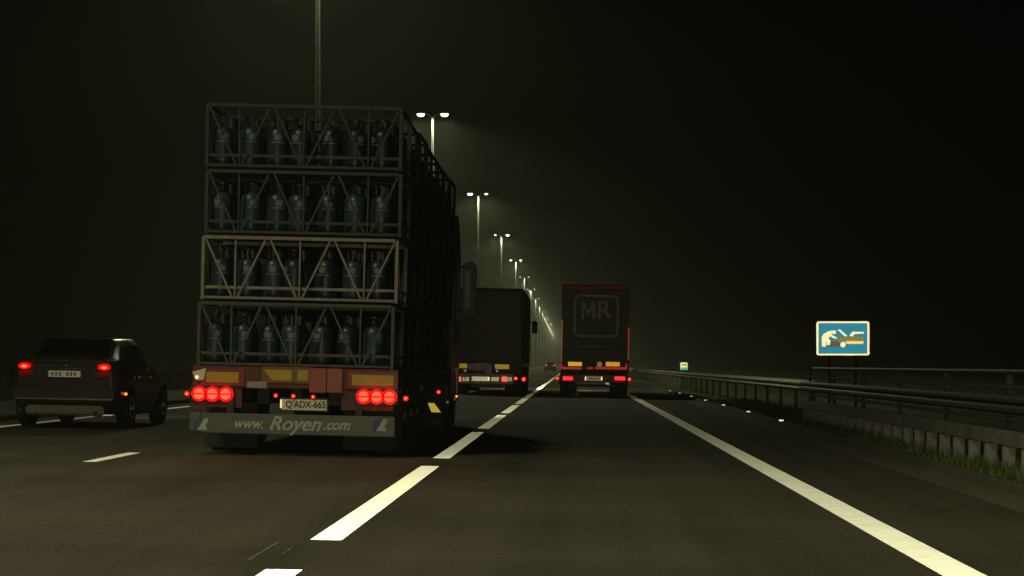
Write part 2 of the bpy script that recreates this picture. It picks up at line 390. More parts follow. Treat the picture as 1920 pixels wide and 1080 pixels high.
for k in range(-3, 16):
    y = LY0 + LS * k
    for s in (-1, 1):
        if k > 6 and s == -1: continue
        ld = bpy.data.lights.new('lamp_light', 'SPOT'); ld.energy = LAMP_W * (2 if k > 6 else (1.25 if k == -2 else 1)); ld.color = LAMP_COL
        ld.spot_size = R(164 if k > -2 else 118); ld.spot_blend = 0.35 if k > -2 else 1.0; ld.shadow_soft_size = 0.4
        lo = bpy.data.objects.new('lamp_light', ld); C.objects.link(lo); lo.location = (lamp_x(k) + bend(y) + s * 0.95, y, 0.18 + LZ - 0.16)

# ================================================================= SIGNS
SS = F / 50.0   # px per metre at 50 m
sgx, sgz = (1580.5 - VX) / SS, CAM_H + (VY - 634.5) / SS
sg = thing('breakdown_sign', 'blue roadside sign with a cream figure bent over a broken-down car', 'road sign', (sgx, 50, 0))
def sp(px, py): return ((px / 10.8 + 1500 - 1580.5) / SS, (py / 10.8 + 580 - 634.5) / -SS + sgz)
def rrect(x0, z0, x1, z1, r, n=4):
    pts = []
    for cx, cz, a0 in ((x1 - r, z1 - r, 0), (x0 + r, z1 - r, 90), (x0 + r, z0 + r, 180), (x1 - r, z0 + r, 270)):
        pts += [(cx + r * math.cos(R(a0 + 90 * i / n)), cz + r * math.sin(R(a0 + 90 * i / n))) for i in range(n + 1)]
    return pts
x0, z1 = sp(335, 243); x1, z0 = sp(1405, 932)
b = MB(); b.poly(rrect(x0, z0, x1, z1, 0.05), 0.0, 0.03); b.build('border', M_signwhite, sg)
a0, a1 = sp(375, 279); c0, c1 = sp(1362, 898)
b = MB(); b.poly(rrect(a0, c1, c0, a1, 0.02), -0.003, 0.001); b.build('panel', M_signblue, sg)
def piece(name, pts, m, y): 
    b = MB(); b.poly([sp(*p) for p in pts], y, y + 0.002); return b.build(name, m, sg)
piece('figure', [(445, 757), (440, 560), (475, 500), (560, 450), (640, 425), (645, 500), (664, 535), (752, 570), (745, 590), (670, 584), (625, 548), (585, 562), (580, 592), (615, 640), (615, 722), (545, 722), (535, 645), (527, 645), (525, 757)], M_signwhite, -0.006)
piece('head', [(688 + 46 * math.cos(i * .52), 462 + 42 * math.sin(i * .52)) for i in range(12)], M_signwhite, -0.009)
piece('bonnet', [(755, 408), (812, 408), (965, 540), (905, 545)], M_signwhite, -0.006)
piece('car_roof', [(1000, 542), (1058, 452), (1292, 455), (1292, 492), (1110, 500), (1065, 545)], M_signwhite, -0.006)
piece('car_body', [(740, 600), (850, 553), (1290, 556), (1290, 640), (760, 655)], M_signtan, -0.0065)
piece('car_sill', [(925, 643), (1290, 643), (1285, 700), (925, 700)], mat('sign_sand', (0.55, 0.46, 0.17), 0.5, retro=1.0, rr=0.25), -0.009)
piece('engine', [(620, 650), (740, 640), (845, 700), (840, 755), (540, 755), (600, 722)], M_signbrown, -0.0062)
piece('wheel', [(868 + 52 * math.cos(i * .45), 715 + 56 * math.sin(i * .45)) for i in range(14)], M_signwhite, -0.012)
for px in (1556, 1605):
    b = MB(); b.tube(((px - 1580.5) / SS, 0.06, -0.12), ((px - 1580.5) / SS, 0.06, sgz + 0.3), 0.03, 8); b.build('post', M_steel_d, sg, True)
KS = F / 118.0
km = thing('kilometre_marker', 'small square white and green marker plate above the guardrail', 'road sign', ((1282.5 - VX) / KS, 118, 0))
kz = CAM_H + (VY - 686.5) / KS
b = MB(); b.box(-0.2, 0.2, 0, 0.02, kz - 0.2, kz + 0.2); b.build('panel', M_signgreen, km)
b = MB(); b.box(-0.18, 0.18, -0.004, 0.0, kz - 0.07, kz + 0.185); b.build('white_field', M_signwhite, km)
b = MB()
for i in range(3): b.box(-0.12 + i * 0.09, -0.07 + i * 0.09, -0.007, -0.004, kz + 0.02, kz + 0.12)
b.build('digits', M_plate_t, km)
b = MB(); b.tube((0, 0.04, -0.14), (0, 0.04, kz + 0.1), 0.03, 8); b.build('post', M_steel_d, km, True)
s0 = None
for i, (y, nm) in enumerate(zip([45.5, 54, 63, 71.5, 80, 89, 97.5], ['nearest and faintest', 'second nearest', 'third nearest', 'fourth', 'fifth', 'sixth', 'farthest'])):
    if s0 is None:
        s0 = thing('kerb_reflector', 'x', 'reflector', (0, 0, 0), 0, 'small reflectors set along the kerb')
        b = MB(); b.poly([(-0.06, 0), (0.06, 0), (0.045, 0.035), (-0.045, 0.035)], -0.03, 0.05); b.build('body', M_dark, s0)
        b = MB(); b.box(-0.042, 0.042, -0.034, -0.03, 0.006, 0.032); b.build('lens', M_stud, s0)
        o = s0
    else: o = copy_tree(s0)
    o.location = (4.25, y, gz(4.2) + 0.08); o['label'] = nm + ' of the small glinting reflectors on the right kerb'

# ================================================================= VEHICLES
def wheel(parent, x, y, r, wdt, side, chrome=False):
    b = MB(); b.lathe([(r * 0.60, -wdt / 2), (r * 0.93, -wdt / 2), (r, -wdt / 2 + 0.03), (r, wdt / 2 - 0.03), (r * 0.93, wdt / 2), (r * 0.60, wdt / 2)], (x, y, r), 28, 'x')
    t = b.build('wheel', M_rubber, parent, True)
    f = x + side * wdt / 2
    b = MB(); b.lathe([(r * 0.59, -0.05 * side), (r * 0.57, 0.004 * side), (r * 0.42, 0.0), (r * 0.35, -0.05 * side), (r * 0.16, -0.04 * side), (r * 0.15, 0.03 * side), (r * 0.05, 0.04 * side)], (f, y, r), 20, 'x')
    b.build('rim', M_rim if chrome else M_steel_d, t, True)
    return t
def spot(parent, loc, watts, size=40, pitch=3, col=(1, 0.82, 0.52)):
    ld = bpy.data.lights.new('headlight_beam', 'SPOT'); ld.energy = watts; ld.color = col; ld.spot_size = R(size); ld.spot_blend = 0.7; ld.shadow_soft_size = 0.08
    o = bpy.data.objects.new('headlight_beam', ld); C.objects.link(o); o.location = loc; o.rotation_euler = (R(90 - pitch), 0, 0)
    if parent: o.parent = parent
    return o

# ---- the gas bottle lorry
TD, TX = 26.4, -3.32; TS = F / TD; ROLL = math.atan(0.023)
def P(px, py):
    X = (px - VX) / TS; Z = CAM_H + (VY - py) / TS
    x = X - TX; return x, Z - gz(TX) + 0.023 * x
t1 = thing('articulated_lorry', 'big flatbed lorry in the middle lane loaded with racks of blue gas bottles', 'lorry', (TX, TD, gz(TX)), ROLL)
b = MB(); b.box(-1.21, 1.21, 0.06, 11.7, 0.98, 1.045, 0.01); b.build('deck', M_chassis, t1)
b = MB(); b.box(-0.5, -0.36, 0.4, 11.6, 0.6, 0.978); b.box(0.36, 0.5, 0.4, 11.6, 0.6, 0.978)
for yy in [0.5 + i * 1.1 for i in range(10)]: b.box(-1.18, 1.18, yy, yy + 0.06, 0.86, 0.976)
b.box(-0.06, 0.06, 0.1, 0.4, 0.55, 0.9); b.build('chassis', M_dark, t1)
b = MB(); b.box(-1.215, -1.18, 0.1, 11.7, 0.83, 0.978); b.box(1.18, 1.215, 0.1, 11.7, 0.83, 0.978); b.build('side_rail', M_chassis, t1)
# rear cross beam with marking boards
b = MB(); b.box(-1.22, 1.22, -0.02, 0.055, 0.80, 1.05, 0.01)
for xx in (-0.95, 0.85): b.box(xx - 0.30, xx + 0.32, 0.0, 0.05, 0.56, 0.798)
b.build('rear_beam', M_chassis, t1)
def board(px0, py0, px1, py1, bx=8, by=6, m=M_yellow):
    x0, z0 = P(px0, py1); x1, z1 = P(px1, py0); c = bx / TS; e = by / TS
    b = MB(); b.box(x0 - c, x1 + c, -0.034, -0.022, z0 - e, z1 + e); p = b.build('marking_board', M_redb, t1)
    b = MB(); b.box(x0, x1, -0.038, -0.0345, z0, z1); b.build('yellow_field', m, p); return p
board(384, 698, 445, 716, 10, 6); board(657, 704, 735, 722, 8, 6)
x0, z0 = P(493, 714); x1, z1 = P(577, 692)
b = MB(); b.box(x0 - 0.03, x1 + 0.01, -0.034, -0.022, z0 - 0.02, z1 + 0.02); p = b.build('marking_board', mat('brown_board', (0.15, 0.06, 0.01), 0.6), t1)
def pp(l): return [P(*q) for q in l]
b = MB(); b.poly(pp([(492, 693), (544, 694), (544, 714), (508, 713)]), -0.038, -0.0345); b.build('yellow_field', M_yellow, p)
b = MB(); b.poly(pp([(555, 694), (575, 694), (575, 714), (555, 714)]), -0.038, -0.0345); b.build('yellow_field', M_yellow, p)
b = MB(); b.box(*[v for v in (P(578, 736)[0], P(609, 690)[0])], -0.06, -0.022, P(578, 736)[1], P(578, 690)[1], 0.006)
b.box(P(611, 736)[0], P(639, 690)[0], -0.055, -0.022, P(611, 736)[1], P(611, 691)[1], 0.006); b.build('orange_flap', M_orange, t1)
b = MB(); x0, z0 = P(461, 727); x1, z1 = P(498, 716); b.box(x0, x1, -0.04, -0.022, z0, z1); b.build('small_plate', mat('small_plate_grey', (0.22, 0.21, 0.17), 0.6, noise=0.3, scale=40), t1)
# left corner reflector; its glint is an added glowing disc
b = MB(); b.poly(pp([(358, 697), (384, 690), (380, 712), (366, 713)]), -0.05, -0.04); b.build('corner_reflector', M_plate, t1)
b = MB(); b.tube((P(367, 707)[0], -0.056, P(367, 707)[1]), (P(367, 707)[0], -0.05, P(367, 707)[1]), 0.022, 10); b.build('corner_glint', E_plate, t1)
# light clusters
def cluster(centres):
    xs = [P(*c)[0] for c in centres]; zs = [P(*c)[1] for c in centres]
    b = MB(); b.box(min(xs) - 0.10, max(xs) + 0.10, -0.045, 0.0, min(zs) - 0.095, max(zs) + 0.095, 0.02); h = b.build('lamp_housing', M_black, t1)
    for x, z in zip(xs, zs):
        b = MB(); b.lathe([(0.083, 0.0), (0.083, -0.012), (0.076, -0.02)], (x, -0.045, z), 24, 'y'); l = b.build('tail_light', E_redring, h)
        for a0 in (0, 180):
            off = 0.008 if a0 == 0 else -0.008
            pts = [(x + 0.060 * math.cos(R(a0 + 180 * i / 10)), z + off + 0.056 * math.sin(R(a0 + 180 * i / 10))) for i in range(11)]
            b = MB(); b.poly(pts, -0.072, -0.066); b.build('bulb_half', E_redcore, h)
cluster([(372, 738), (397, 738.5), (422, 739)]); cluster([(680, 743.5), (704.5, 744), (728.5, 744.5)])
def marker(parent, x, z, y=-0.05, r=0.022, m1=E_redsmall, m2=E_redspark, stalk=0):
    b = MB(); b.lathe([(r, 0), (r, -0.01), (r * 0.6, -0.018)], (x, y, z), 12, 'y'); l = b.build('marker_light', m1, parent)
    b = MB(); b.lathe([(r * 0.5, 0), (r * 0.3, -0.006)], (x, y - 0.018, z), 10, 'y'); b.build('marker_bulb', m2, l)
    b = MB(); b.box(x - r * 1.2, x + r * 1.2, y + 0.0005, y + 0.05, z - r * 1.2, z + r * 1.2, 0.004)
    if stalk: b.tube((x, y + 0.03, z), (x - stalk, y + 0.08, z - 0.03), 0.012, 6)
    b.build('marker_housing', M_black, parent)
for px, py in ((515.5, 741.5), (548.5, 742.5), (585.5, 744)): marker(t1, *P(px, py))
marker(t1, *P(349.5, 738), r=0.028, stalk=-0.06); marker(t1, *P(759, 747), r=0.028, stalk=0.06)
# plate
x0, z0 = P(526, 768); x1, z1 = P(611, 750)
b = MB(); b.box(x0 - 0.02, x1 + 0.02, -0.03, 0.0, z0 - 0.015, z1 + 0.02, 0.004); b.build('plate_holder', M_dark, t1)
b = MB(); b.box(x0, x1, -0.036, -0.0305, z0, z1); pl = b.build('number_plate', M_plate, t1)
text('plate_text', "Q'ADX-665", 0.112, M_plate_t, pl, ((x0 + x1) / 2 + 0.02, -0.037, (z0 + z1) / 2), 0, 0.003, 0.86, 0.001)
b = MB(); b.box(x0 - 0.012, x0 + 0.004, -0.05, -0.038, z0 + 0.02, z1 - 0.005); b.build('plate_lamp', E_plate, t1)
# underrun panel
x0, z0 = P(357, 808); x1, z1 = P(740, 779)
zc = P(548, 795)[1]
b = MB(); b.box(x0, P(377, 790)[0], -0.12, -0.05, zc - 0.10, zc + 0.115, 0.01); b.box(P(378, 790)[0], x1, -0.124, -0.05, zc - 0.125, zc + 0.115, 0.01); up = b.build('underrun_panel', M_under, t1)
for xx in (-0.8, 0.72): b = MB(); b.box(xx, xx + 0.08, -0.05, 0.5, zc - 0.02, 0.79); b.build('underrun_bracket', M_dark, t1)
zt = zc + 0.0
text('lettering', 'www.', 0.175, M_letter, up, (P(467, 795)[0], -0.127, zt - 0.005), 0.35, 0.004, 0.86)
text('lettering', 'Royen', 0.232, M_letter, up, (P(553, 795)[0], -0.127, zt - 0.0), 0.35, 0.005, 1.02)
text('lettering', '.com', 0.175, M_letter, up, (P(631, 795)[0], -0.127, zt + 0.0), 0.35, 0.004, 0.92)
for cx in (384, 718):
    X, Z = P(cx, 795 if cx < 500 else 797); s_ = 1 / TS
    def q(l): return [(X + a * s_, Z - c * s_) for a, c in l]
    b = MB(); b.poly(q([(-18, -9), (-6, -13), (8, -13), (-10, 12), (-18, 12)]), -0.1265, -0.1245); b.build('emblem_ground', M_blue, up)
    b = MB(); b.poly(q([(1, -12), (8, -12), (8, -4), (3, 1), (8, 11), (-13, 11), (-8, 4)]), -0.129, -0.127); b.build('emblem', M_letter, up)
# mudflaps, wheels
for x0, x1 in ((-1.16, -0.52), (0.52, 1.16)):
    b = MB(); b.box(x0, x1, 0.62, 0.64, 0.06, 0.62, 0.004); b.build('mudflap', M_rubber, t1)
for yy in (1.35, 2.45, 3.55):
    for s in (-1, 1):
        wheel(t1, s * 1.02, yy, 0.48, 0.36, s)
        b = MB()
        pts = [(0.53 * math.cos(R(a)), 0.53 * math.sin(R(a))) for a in range(20, 161, 14)]
        for (a0, c0), (a1, c1) in zip(pts, pts[1:]): b.box(s * 1.02 - 0.19, s * 1.02 + 0.19, yy + a1, yy + a0, 0.48 + min(c0, c1) - 0.0, 0.48 + min(c0, c1) + 0.012)
        b.build('mudguard', M_black, t1)
for s in (-1, 1):
    b = MB(); b.box(s * 1.17 - 0.015, s * 1.17 + 0.015, 4.95, 8.9, 0.76, 0.84)
    for yy in (5.2, 7, 8.7): b.box(s * 1.13 - 0.02, s * 1.13 + 0.02, yy, yy + 0.05, 0.76, 0.90)
    b.build('side_guard', M_steel_d, t1)
b = MB(); b.box(-1.2, 1.2, 11.72, 11.80, 1.0, 3.5, 0.02)
for xx in (-1.1, -0.4, 0.4, 1.1): b.box(xx - 0.04, xx + 0.04, 11.66, 11.718, 1.046, 3.5)
b.build('headboard', M_dark, t1)
# tractor
tr = thing_parent = t1
for s in (-1, 1):
    wheel(t1, s * 0.98, 10.2, 0.5, 0.5, s, True); wheel(t1, s * 1.0, 13.8, 0.5, 0.32, s, True)
xa = lambda px, d: (px - VX) * d / F - TX
za = lambda py, d: CAM_H + (VY - py) * d / F - gz(TX)
dF = TD + 9.5
b = MB(); b.box(xa(782, dF), xa(833, dF), 9.5, 9.52, 0.1, 0.86, 0.004); fl = b.build('mudflap', M_rubber, t1)
b = MB(); b.poly([(xa(a, dF), za(c, dF)) for a, c in ((801, 753), (813, 753), (826, 770), (808, 770))], 9.485, 9.495); b.build('chevron_plate', M_yellow_b, t1)
text('flap_lettering', 'A/U', 0.11, mat('flap_text', (0.05, 0.05, 0.06), 0.7), fl, (xa(811, dF), 9.494, za(787, dF)), 0, 0.0, 1.3)
marker(t1, xa(821, dF), za(732, dF), 9.46, 0.030)
b = MB(); b.box(xa(800, dF), xa(838, dF), 9.52, 9.6, za(745, dF), za(722, dF), 0.01); b.build('rear_light_box', M_dark, t1)
dm = TD + 12.9; marker(t1, xa(855, dm), za(740, dm), 12.88, 0.02, E_amber, E_amber)
b = MB(); b.box(-0.45, 0.45, 9.6, 14.6, 0.55, 0.85); b.build('tractor_frame', M_dark, t1)
b = MB()
prof = [(12.3, 0.85), (12.3, 3.55), (12.9, 3.75), (13.6, 3.75), (14.55, 3.1), (14.8, 1.9), (14.85, 0.45), (14.3, 0.45), (14.3, 1.05), (13.3, 1.05), (13.2, 0.6), (12.35, 0.6)]
n = len(prof)
b.add([(-1.2, y, z) for y, z in prof] + [(1.18, y, z) for y, z in prof], [tuple(range(n)), tuple(range(n, 2 * n))[::-1]] + [(i, n + i, n + (i + 1) % n, (i + 1) % n) for i in range(n)])
cb = b.build('cab', M_cab, t1)
b = MB(); b.box(1.182, 1.19, 13.2, 14.3, 1.9, 2.75); b.build('side_window', M_glass, cb)
b = MB(); b.box(-1.21, -1.202, 13.2, 14.3, 1.9, 2.75); b.build('side_window', M_glass, cb)
dmm = TD + 14.5
for s in (1, -1):
    xi, xo = (xa(861, dmm), xa(887, dmm)) if s == 1 else (-xa(887, dmm), -xa(861, dmm))
    zb, zt_ = za(590, dmm), za(488, dmm)
    r = 0.11
    b = MB(); b.poly(rrect(min(xi, xo), zb, max(xi, xo), zt_, r, 5), 14.42, 14.60); m_ = b.build('mirror_housing', M_black, t1)
    b = MB(); b.box(min(xi, xo) + 0.05, min(xi, xo) + 0.15, 14.41, 14.419, zb + 0.17, zt_ - 0.17, 0.003); b.build('mirror_glass', mat('mirror_dim', (0.045, 0.045, 0.036), 0.4, 0.2), m_)
    b = MB(); b.tube((s * 1.15, 14.5, zt_ - 0.1), ((xi + xo) / 2, 14.5, zt_ - 0.08), 0.025, 8); b.tube((s * 1.15, 14.5, zb + 0.1), ((xi + xo) / 2, 14.5, zb + 0.08), 0.025, 8); b.build('mirror_arm', M_black, t1)
spot(t1, (0, 15.0, 0.8), 900)

# ---- racks and bottles
RW, RH, RD = 2.30, 0.765, 1.42
PITCH = 0.785; Z0 = 1.052
layer_m = [mat('rack_green_steel', (0.040, 0.037, 0.022), 0.65, 0.0, noise=0.35, scale=7), mat('rack_bare_steel', (0.15, 0.132, 0.085), 0.6, 0.0, noise=0.3, scale=7),
           mat('rack_third_dimmed', (0.022, 0.020, 0.013), 0.7, 0.0, noise=0.35, scale=6), mat('rack_top_dimmed', (0.020, 0.018, 0.012), 0.7, 0.0, noise=0.35, scale=7)]  # third and top layers darkened in colour for the headlamp cutoff
layer_x = [-0.01, 0.02, 0.045, 0.035]
def rack_detail(root, m, drop=0.0):
    h = RW / 2
    for sx in (-1, 1):
        for sy in (0, 1):
            b = MB(); yy = 0.02 + sy * (RD - 0.04); b.box(sx * h - 0.02, sx * h + 0.02, yy - 0.02, yy + 0.02, 0, RH - 0.02 if True else 0, 0.003); b.build('corner_post', m, root)
    def H(name, z, t, d, y=0.0):
        b = MB(); b.box(-h + 0.021, h - 0.021, y - d / 2 + 0.012, y + d / 2 + 0.012, z - t / 2, z + t / 2, 0.003); b.build(name, m, root)
    H('top_rail', RH - 0.022, 0.042, 0.045); H('middle_rail', 0.15, 0.036, 0.022, 0.035); H('bottom_rail', 0.028, 0.032, 0.045)
    H('top_rail', RH - 0.022, 0.042, 0.045, RD - 0.04); H('bottom_rail', 0.028, 0.032, 0.045, RD - 0.04)
    for k in (-1, 0, 1):
        x = k * 2 * h / 3
        b = MB(); b.bar((x, 0.012, 0.045), (x, 0.012, RH - 0.044), 0.019, 0.02); b.build('upright', m, root)
        for s in (-1, 1):
            b = MB(); b.bar((x + s * 0.035, 0.006 + 0.004 * s, 0.045), (x + s * (h / 3 - 0.03), 0.006 + 0.004 * s, RH - 0.044), 0.023, 0.016); b.build('diagonal_brace', m, root)
def rack_side(b, sides=(-1, 1)):
    h = RW / 2
    for sx in sides:
        for z in (0.028, 0.15, RH - 0.022): b.box(sx * h - 0.016, sx * h + 0.016, 0.041, RD - 0.041, z - 0.016, z + 0.016)
        for y0_, y1_ in ((0.06, RD / 2), (RD - 0.06, RD / 2)): b.bar((sx * h, y0_, RH - 0.05), (sx * h, y1_, 0.05), 0.02)
for layer in range(4):
    m = layer_m[layer]; m_side = mat('rack_shade_dark', (0.012, 0.011, 0.008), 0.9, spec=0.1, noise=0.4, scale=5)  # side racks: shade of the lorry's flank put into a darker colour
    lname = ['bottom', 'second from bottom', 'third from bottom', 'topmost'][layer]
    for k in range(8):
        z = Z0 + layer * PITCH; x = layer_x[layer] + (random.uniform(-0.02, 0.02) if k else 0)
        loc = Matrix.Rotation(ROLL, 4, 'Y') @ Vector((x, 0.0 + k * 1.46, z))
        root = thing('bottle_rack', '', 'rack', (TX + loc.x, TD + loc.y, gz(TX) + loc.z), ROLL, 'steel bottle racks stacked on the lorry')
        if k == 0:
            root['label'] = 'steel lattice rack facing the camera, ' + ['lowest of the four, resting on the lorry deck', 'second from bottom, the palest of the stack', 'third from bottom, dull and dark', 'topmost of the stack'][layer]
            rack_detail(root, m)
            for sx in (-1, 1): b = MB(); rack_side(b, (sx,)); b.build('side_frame', m, root)
            b = MB(); b.box(-RW / 2 + 0.025, RW / 2 - 0.025, 0.06, RD - 0.06, 0.012, 0.03); b.build('floor_plate', M_dark, root)
        else:
            root['label'] = ['', 'second', 'third', 'fourth', 'fifth', 'sixth', 'seventh', 'foremost'][k] + ' rack from the rear in the ' + lname + ' layer along the lorry side'
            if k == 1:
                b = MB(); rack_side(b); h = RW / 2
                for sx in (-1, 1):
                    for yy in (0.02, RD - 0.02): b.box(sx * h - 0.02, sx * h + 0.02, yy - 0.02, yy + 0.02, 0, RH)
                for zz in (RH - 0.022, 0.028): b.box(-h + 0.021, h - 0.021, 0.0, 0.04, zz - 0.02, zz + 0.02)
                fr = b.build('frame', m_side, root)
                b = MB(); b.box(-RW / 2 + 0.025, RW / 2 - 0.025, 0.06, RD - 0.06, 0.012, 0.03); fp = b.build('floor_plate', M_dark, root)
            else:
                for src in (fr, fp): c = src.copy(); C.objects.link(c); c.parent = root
rootf = []
BP = [(0.10, 0.0), (0.118, 0.012), (0.126, 0.04), (0.128, 0.10), (0.128, 0.34), (0.124, 0.385), (0.108, 0.43), (0.075, 0.462), (0.030, 0.478), (0.024, 0.50)]
def bottle_full():
    b = MB(); b.lathe(BP, (0, 0, 0.01), 22); root = b.build('gas_bottle', M_bottle, None, True)
    b = MB(); b.lathe([(0.085, 0.0), (0.112, 0.0), (0.115, -0.012)], (0, 0, 0.012), 20); b.build('foot_ring', M_guard, root)
    b = MB(); b.lathe([(0.016, 0.49), (0.018, 0.545), (0.01, 0.55)], (0, 0, 0.01), 10); b.tube((0, 0, 0.535), (-0.04, -0.02, 0.535), 0.009, 6); b.build('valve', mat('valve_brass', (0.07, 0.055, 0.03), 0.5, 0.3), root)
    b = MB()
    for a in range(3):
        t = R(a * 120 + 30); b.bar((0.07 * math.cos(t), 0.07 * math.sin(t), 0.465), (0.078 * math.cos(t), 0.078 * math.sin(t), 0.58), 0.016)
    for i in range(16):
        t0, t1_ = 2 * math.pi * i / 16, 2 * math.pi * (i + 1) / 16
        b.bar((0.078 * math.cos(t0), 0.078 * math.sin(t0), 0.585), (0.078 * math.cos(t1_), 0.078 * math.sin(t1_), 0.585), 0.014)
    b.build('valve_guard', M_guard, root)
    b = MB(); rr = 0.1295       # round emblem with a bar below, wrapped on the shoulder side
    for i in range(8):
        for j in range(6):
            a0, a1 = R(-110 + i * 5), R(-110 + (i + 1) * 5); z0_, z1_ = 0.315 + j * 0.012, 0.315 + (j + 1) * 0.012
            ca = -90 - (-110 + (i + 0.5) * 5)
            if (ca / 20) ** 2 + ((j - 2.5) / 3.1) ** 2 > 1.05: continue
            zz = lambda z: 0.0
            b.add([(rr * math.cos(a), rr * math.sin(a), z) for a, z in ((a0, z0_), (a1, z0_), (a1, z1_), (a0, z1_))], [(0, 1, 2, 3)])
    for i in range(12):
        a0, a1 = R(-125 + i * 6), R(-125 + (i + 1) * 6)
        b.add([(rr * math.cos(a), rr * math.sin(a), z) for a, z in ((a0, 0.285), (a1, 0.285), (a1, 0.300), (a0, 0.300))], [(0, 1, 2, 3)])
    b.build('emblem', M_emblem, root)
    return root
def bottle_plain():
    b = MB(); b.lathe(BP + [(0.016, 0.545)], (0, 0, 0.01), 14); b.lathe([(0.074, 0.465), (0.078, 0.585), (0.066, 0.585), (0.064, 0.465)], (0, 0, 0.01), 12)
    return b.build('gas_bottle', M_bottle, None, True)
nb = M_bottle.node_tree; oi = nb.nodes.new('ShaderNodeObjectInfo'); mr = nb.nodes.new('ShaderNodeMapRange'); mr.inputs[3].default_value = 0.45; mr.inputs[4].default_value = 1.5
sv = nb.nodes.new('ShaderNodeVectorMath'); sv.operation = 'SCALE'; pb = nb.nodes['Principled BSDF']
src = pb.inputs['Base Color'].links[0].from_socket
nb.links.new(oi.outputs['Random'], mr.inputs[0]); nb.links.new(src, sv.inputs[0]); nb.links.new(mr.outputs[0], sv.inputs['Scale']); nb.links.new(sv.outputs[0], pb.inputs['Base Color'])
full = bottle_full(); plain = bottle_plain(); uf = up_ = False
rowx = [-0.985, -0.655, -0.345, -0.085, 0.285, 0.60, 0.90]
seven = ['leftmost', 'second from left', 'third from left', 'middle', 'third from right', 'second from right', 'rightmost']
lay = ['bottom rack', 'pale second rack', 'dark third rack', 'topmost rack']
def put(o, x, y, z, rz):
    v = Matrix.Rotation(ROLL, 4, 'Y') @ Vector((x, y, z)); o.location = (TX + v.x, TD + v.y, gz(TX) + v.z); o.rotation_euler = (0, ROLL, rz)
for layer in range(4):
    z = Z0 + layer * PITCH + 0.031
    for i, x in enumerate(rowx):
        o = copy_tree(full) if uf else full; uf = True
        rz = random.choice([0.0, 0.35, -0.4, 0.15, -0.2, 0.7, -0.9])
        put(o, x + layer_x[layer] + random.uniform(-0.015, 0.015), 0.22 + random.uniform(-0.02, 0.02), z, rz)
        tag(o, '%s blue gas bottle of the rear row in the %s' % (seven[i], lay[layer]), 'gas bottle', 'blue gas bottles in the racks')
    for i in range(7):
        o = copy_tree(plain) if up_ else plain; up_ = True
        put(o, -0.95 + i * 0.31 + layer_x[layer], 0.51 + random.uniform(-0.02, 0.02), z, 0)
        tag(o, '%s gas bottle in the row behind the rear one, %s' % (seven[i], lay[layer]), 'gas bottle', 'blue gas bottles in the racks')
    for k in range(8):
        for j in range(4):
            if k == 0 and j < 1: continue
            o = copy_tree(plain)
            put(o, 0.96 + layer_x[layer], k * 1.46 + 0.22 + j * 0.31 + (0.29 if k == 0 else 0) - (0.0 if k else 0.0), z, 0) if not (k == 0 and j == 3) else put(o, 0.66 + layer_x[layer], 0.82, z, 0)
            if k == 0 and j in (1,): put(o, 0.96 + layer_x[layer], 0.82, z, 0)
            if k == 0 and j == 2: put(o, 0.96 + layer_x[layer], 1.13, z, 0)
            tag(o, 'shadowed gas bottle in the dark racks along the right side of the lorry', 'gas bottle', 'gas bottles along the dark right side of the lorry')

# ---- articulated trailers ahead
def S(d):
    s = F / d
    def f(px, py, X0): return (px - VX) / s - X0, CAM_H + (VY - py) / s - gz(X0)
    return s, f
# black trailer with MR logo
D2 = 80.0; s2, f2 = S(D2); X2 = (1113.5 - VX) / s2
m2 = thing('black_trailer_lorry', 'black box trailer lorry with red contour tape and MR logo in the right lane', 'lorry', (X2, D2, gz(X2)), math.atan(0.02))
def Q(px, py): 
    x, z = f2(px, py, X2); return x, z + 0.02 * x
def qb(name, m, px0, py0, px1, py1, y0, y1, ch=0.0, parent=m2):
    x0, z0 = Q((px0), max(py0, py1)); x1, z1 = Q((px1), min(py0, py1)); b = MB(); zs = z0 
    b.box(min(x0, x1), max(x0, x1), y0, y1, min(z0, z1), max(z0, z1), ch); return b.build(name, m, parent)
yc = 0.0
bx = qb('trailer_body', M_curtain, 1050, 535, 1178, 677, 0.06, 13.4, 0.03)
for a, c in ((1053.5, 1113), (1114.2, 1174.5)): qb('rear_door', M_curtain, a, 543, c, 674, 0.0, 0.055, 0.01)
qb('contour_tape', M_redtape_dim, 1052, 537.5, 1112, 541, -0.012, -0.004); qb('contour_tape', M_redtape_dim, 1116, 537.5, 1176.5, 541, -0.012, -0.004)
b = MB(); bb = qb('door_frame', M_dark, 1050.2, 535.3, 1178, 542.6, -0.003, 0.052)
qb('contour_tape', M_redtape_dim, 1175.6, 556, 1177.4, 612, -0.012, 0.05); qb('contour_tape', M_redtape, 1175.4, 614, 1177.6, 650, -0.012, 0.05)
qb('contour_tape', M_pinktape, 1175.6, 652, 1177.4, 675, -0.012, 0.05); qb('contour_tape', M_pinktape, 1050.4, 600, 1052.2, 680, -0.012, 0.05)
for xx in (1066, 1104, 1123, 1162): qb('door_lock_bar', M_dark, xx, 545, xx + 1, 672, -0.03, -0.001)
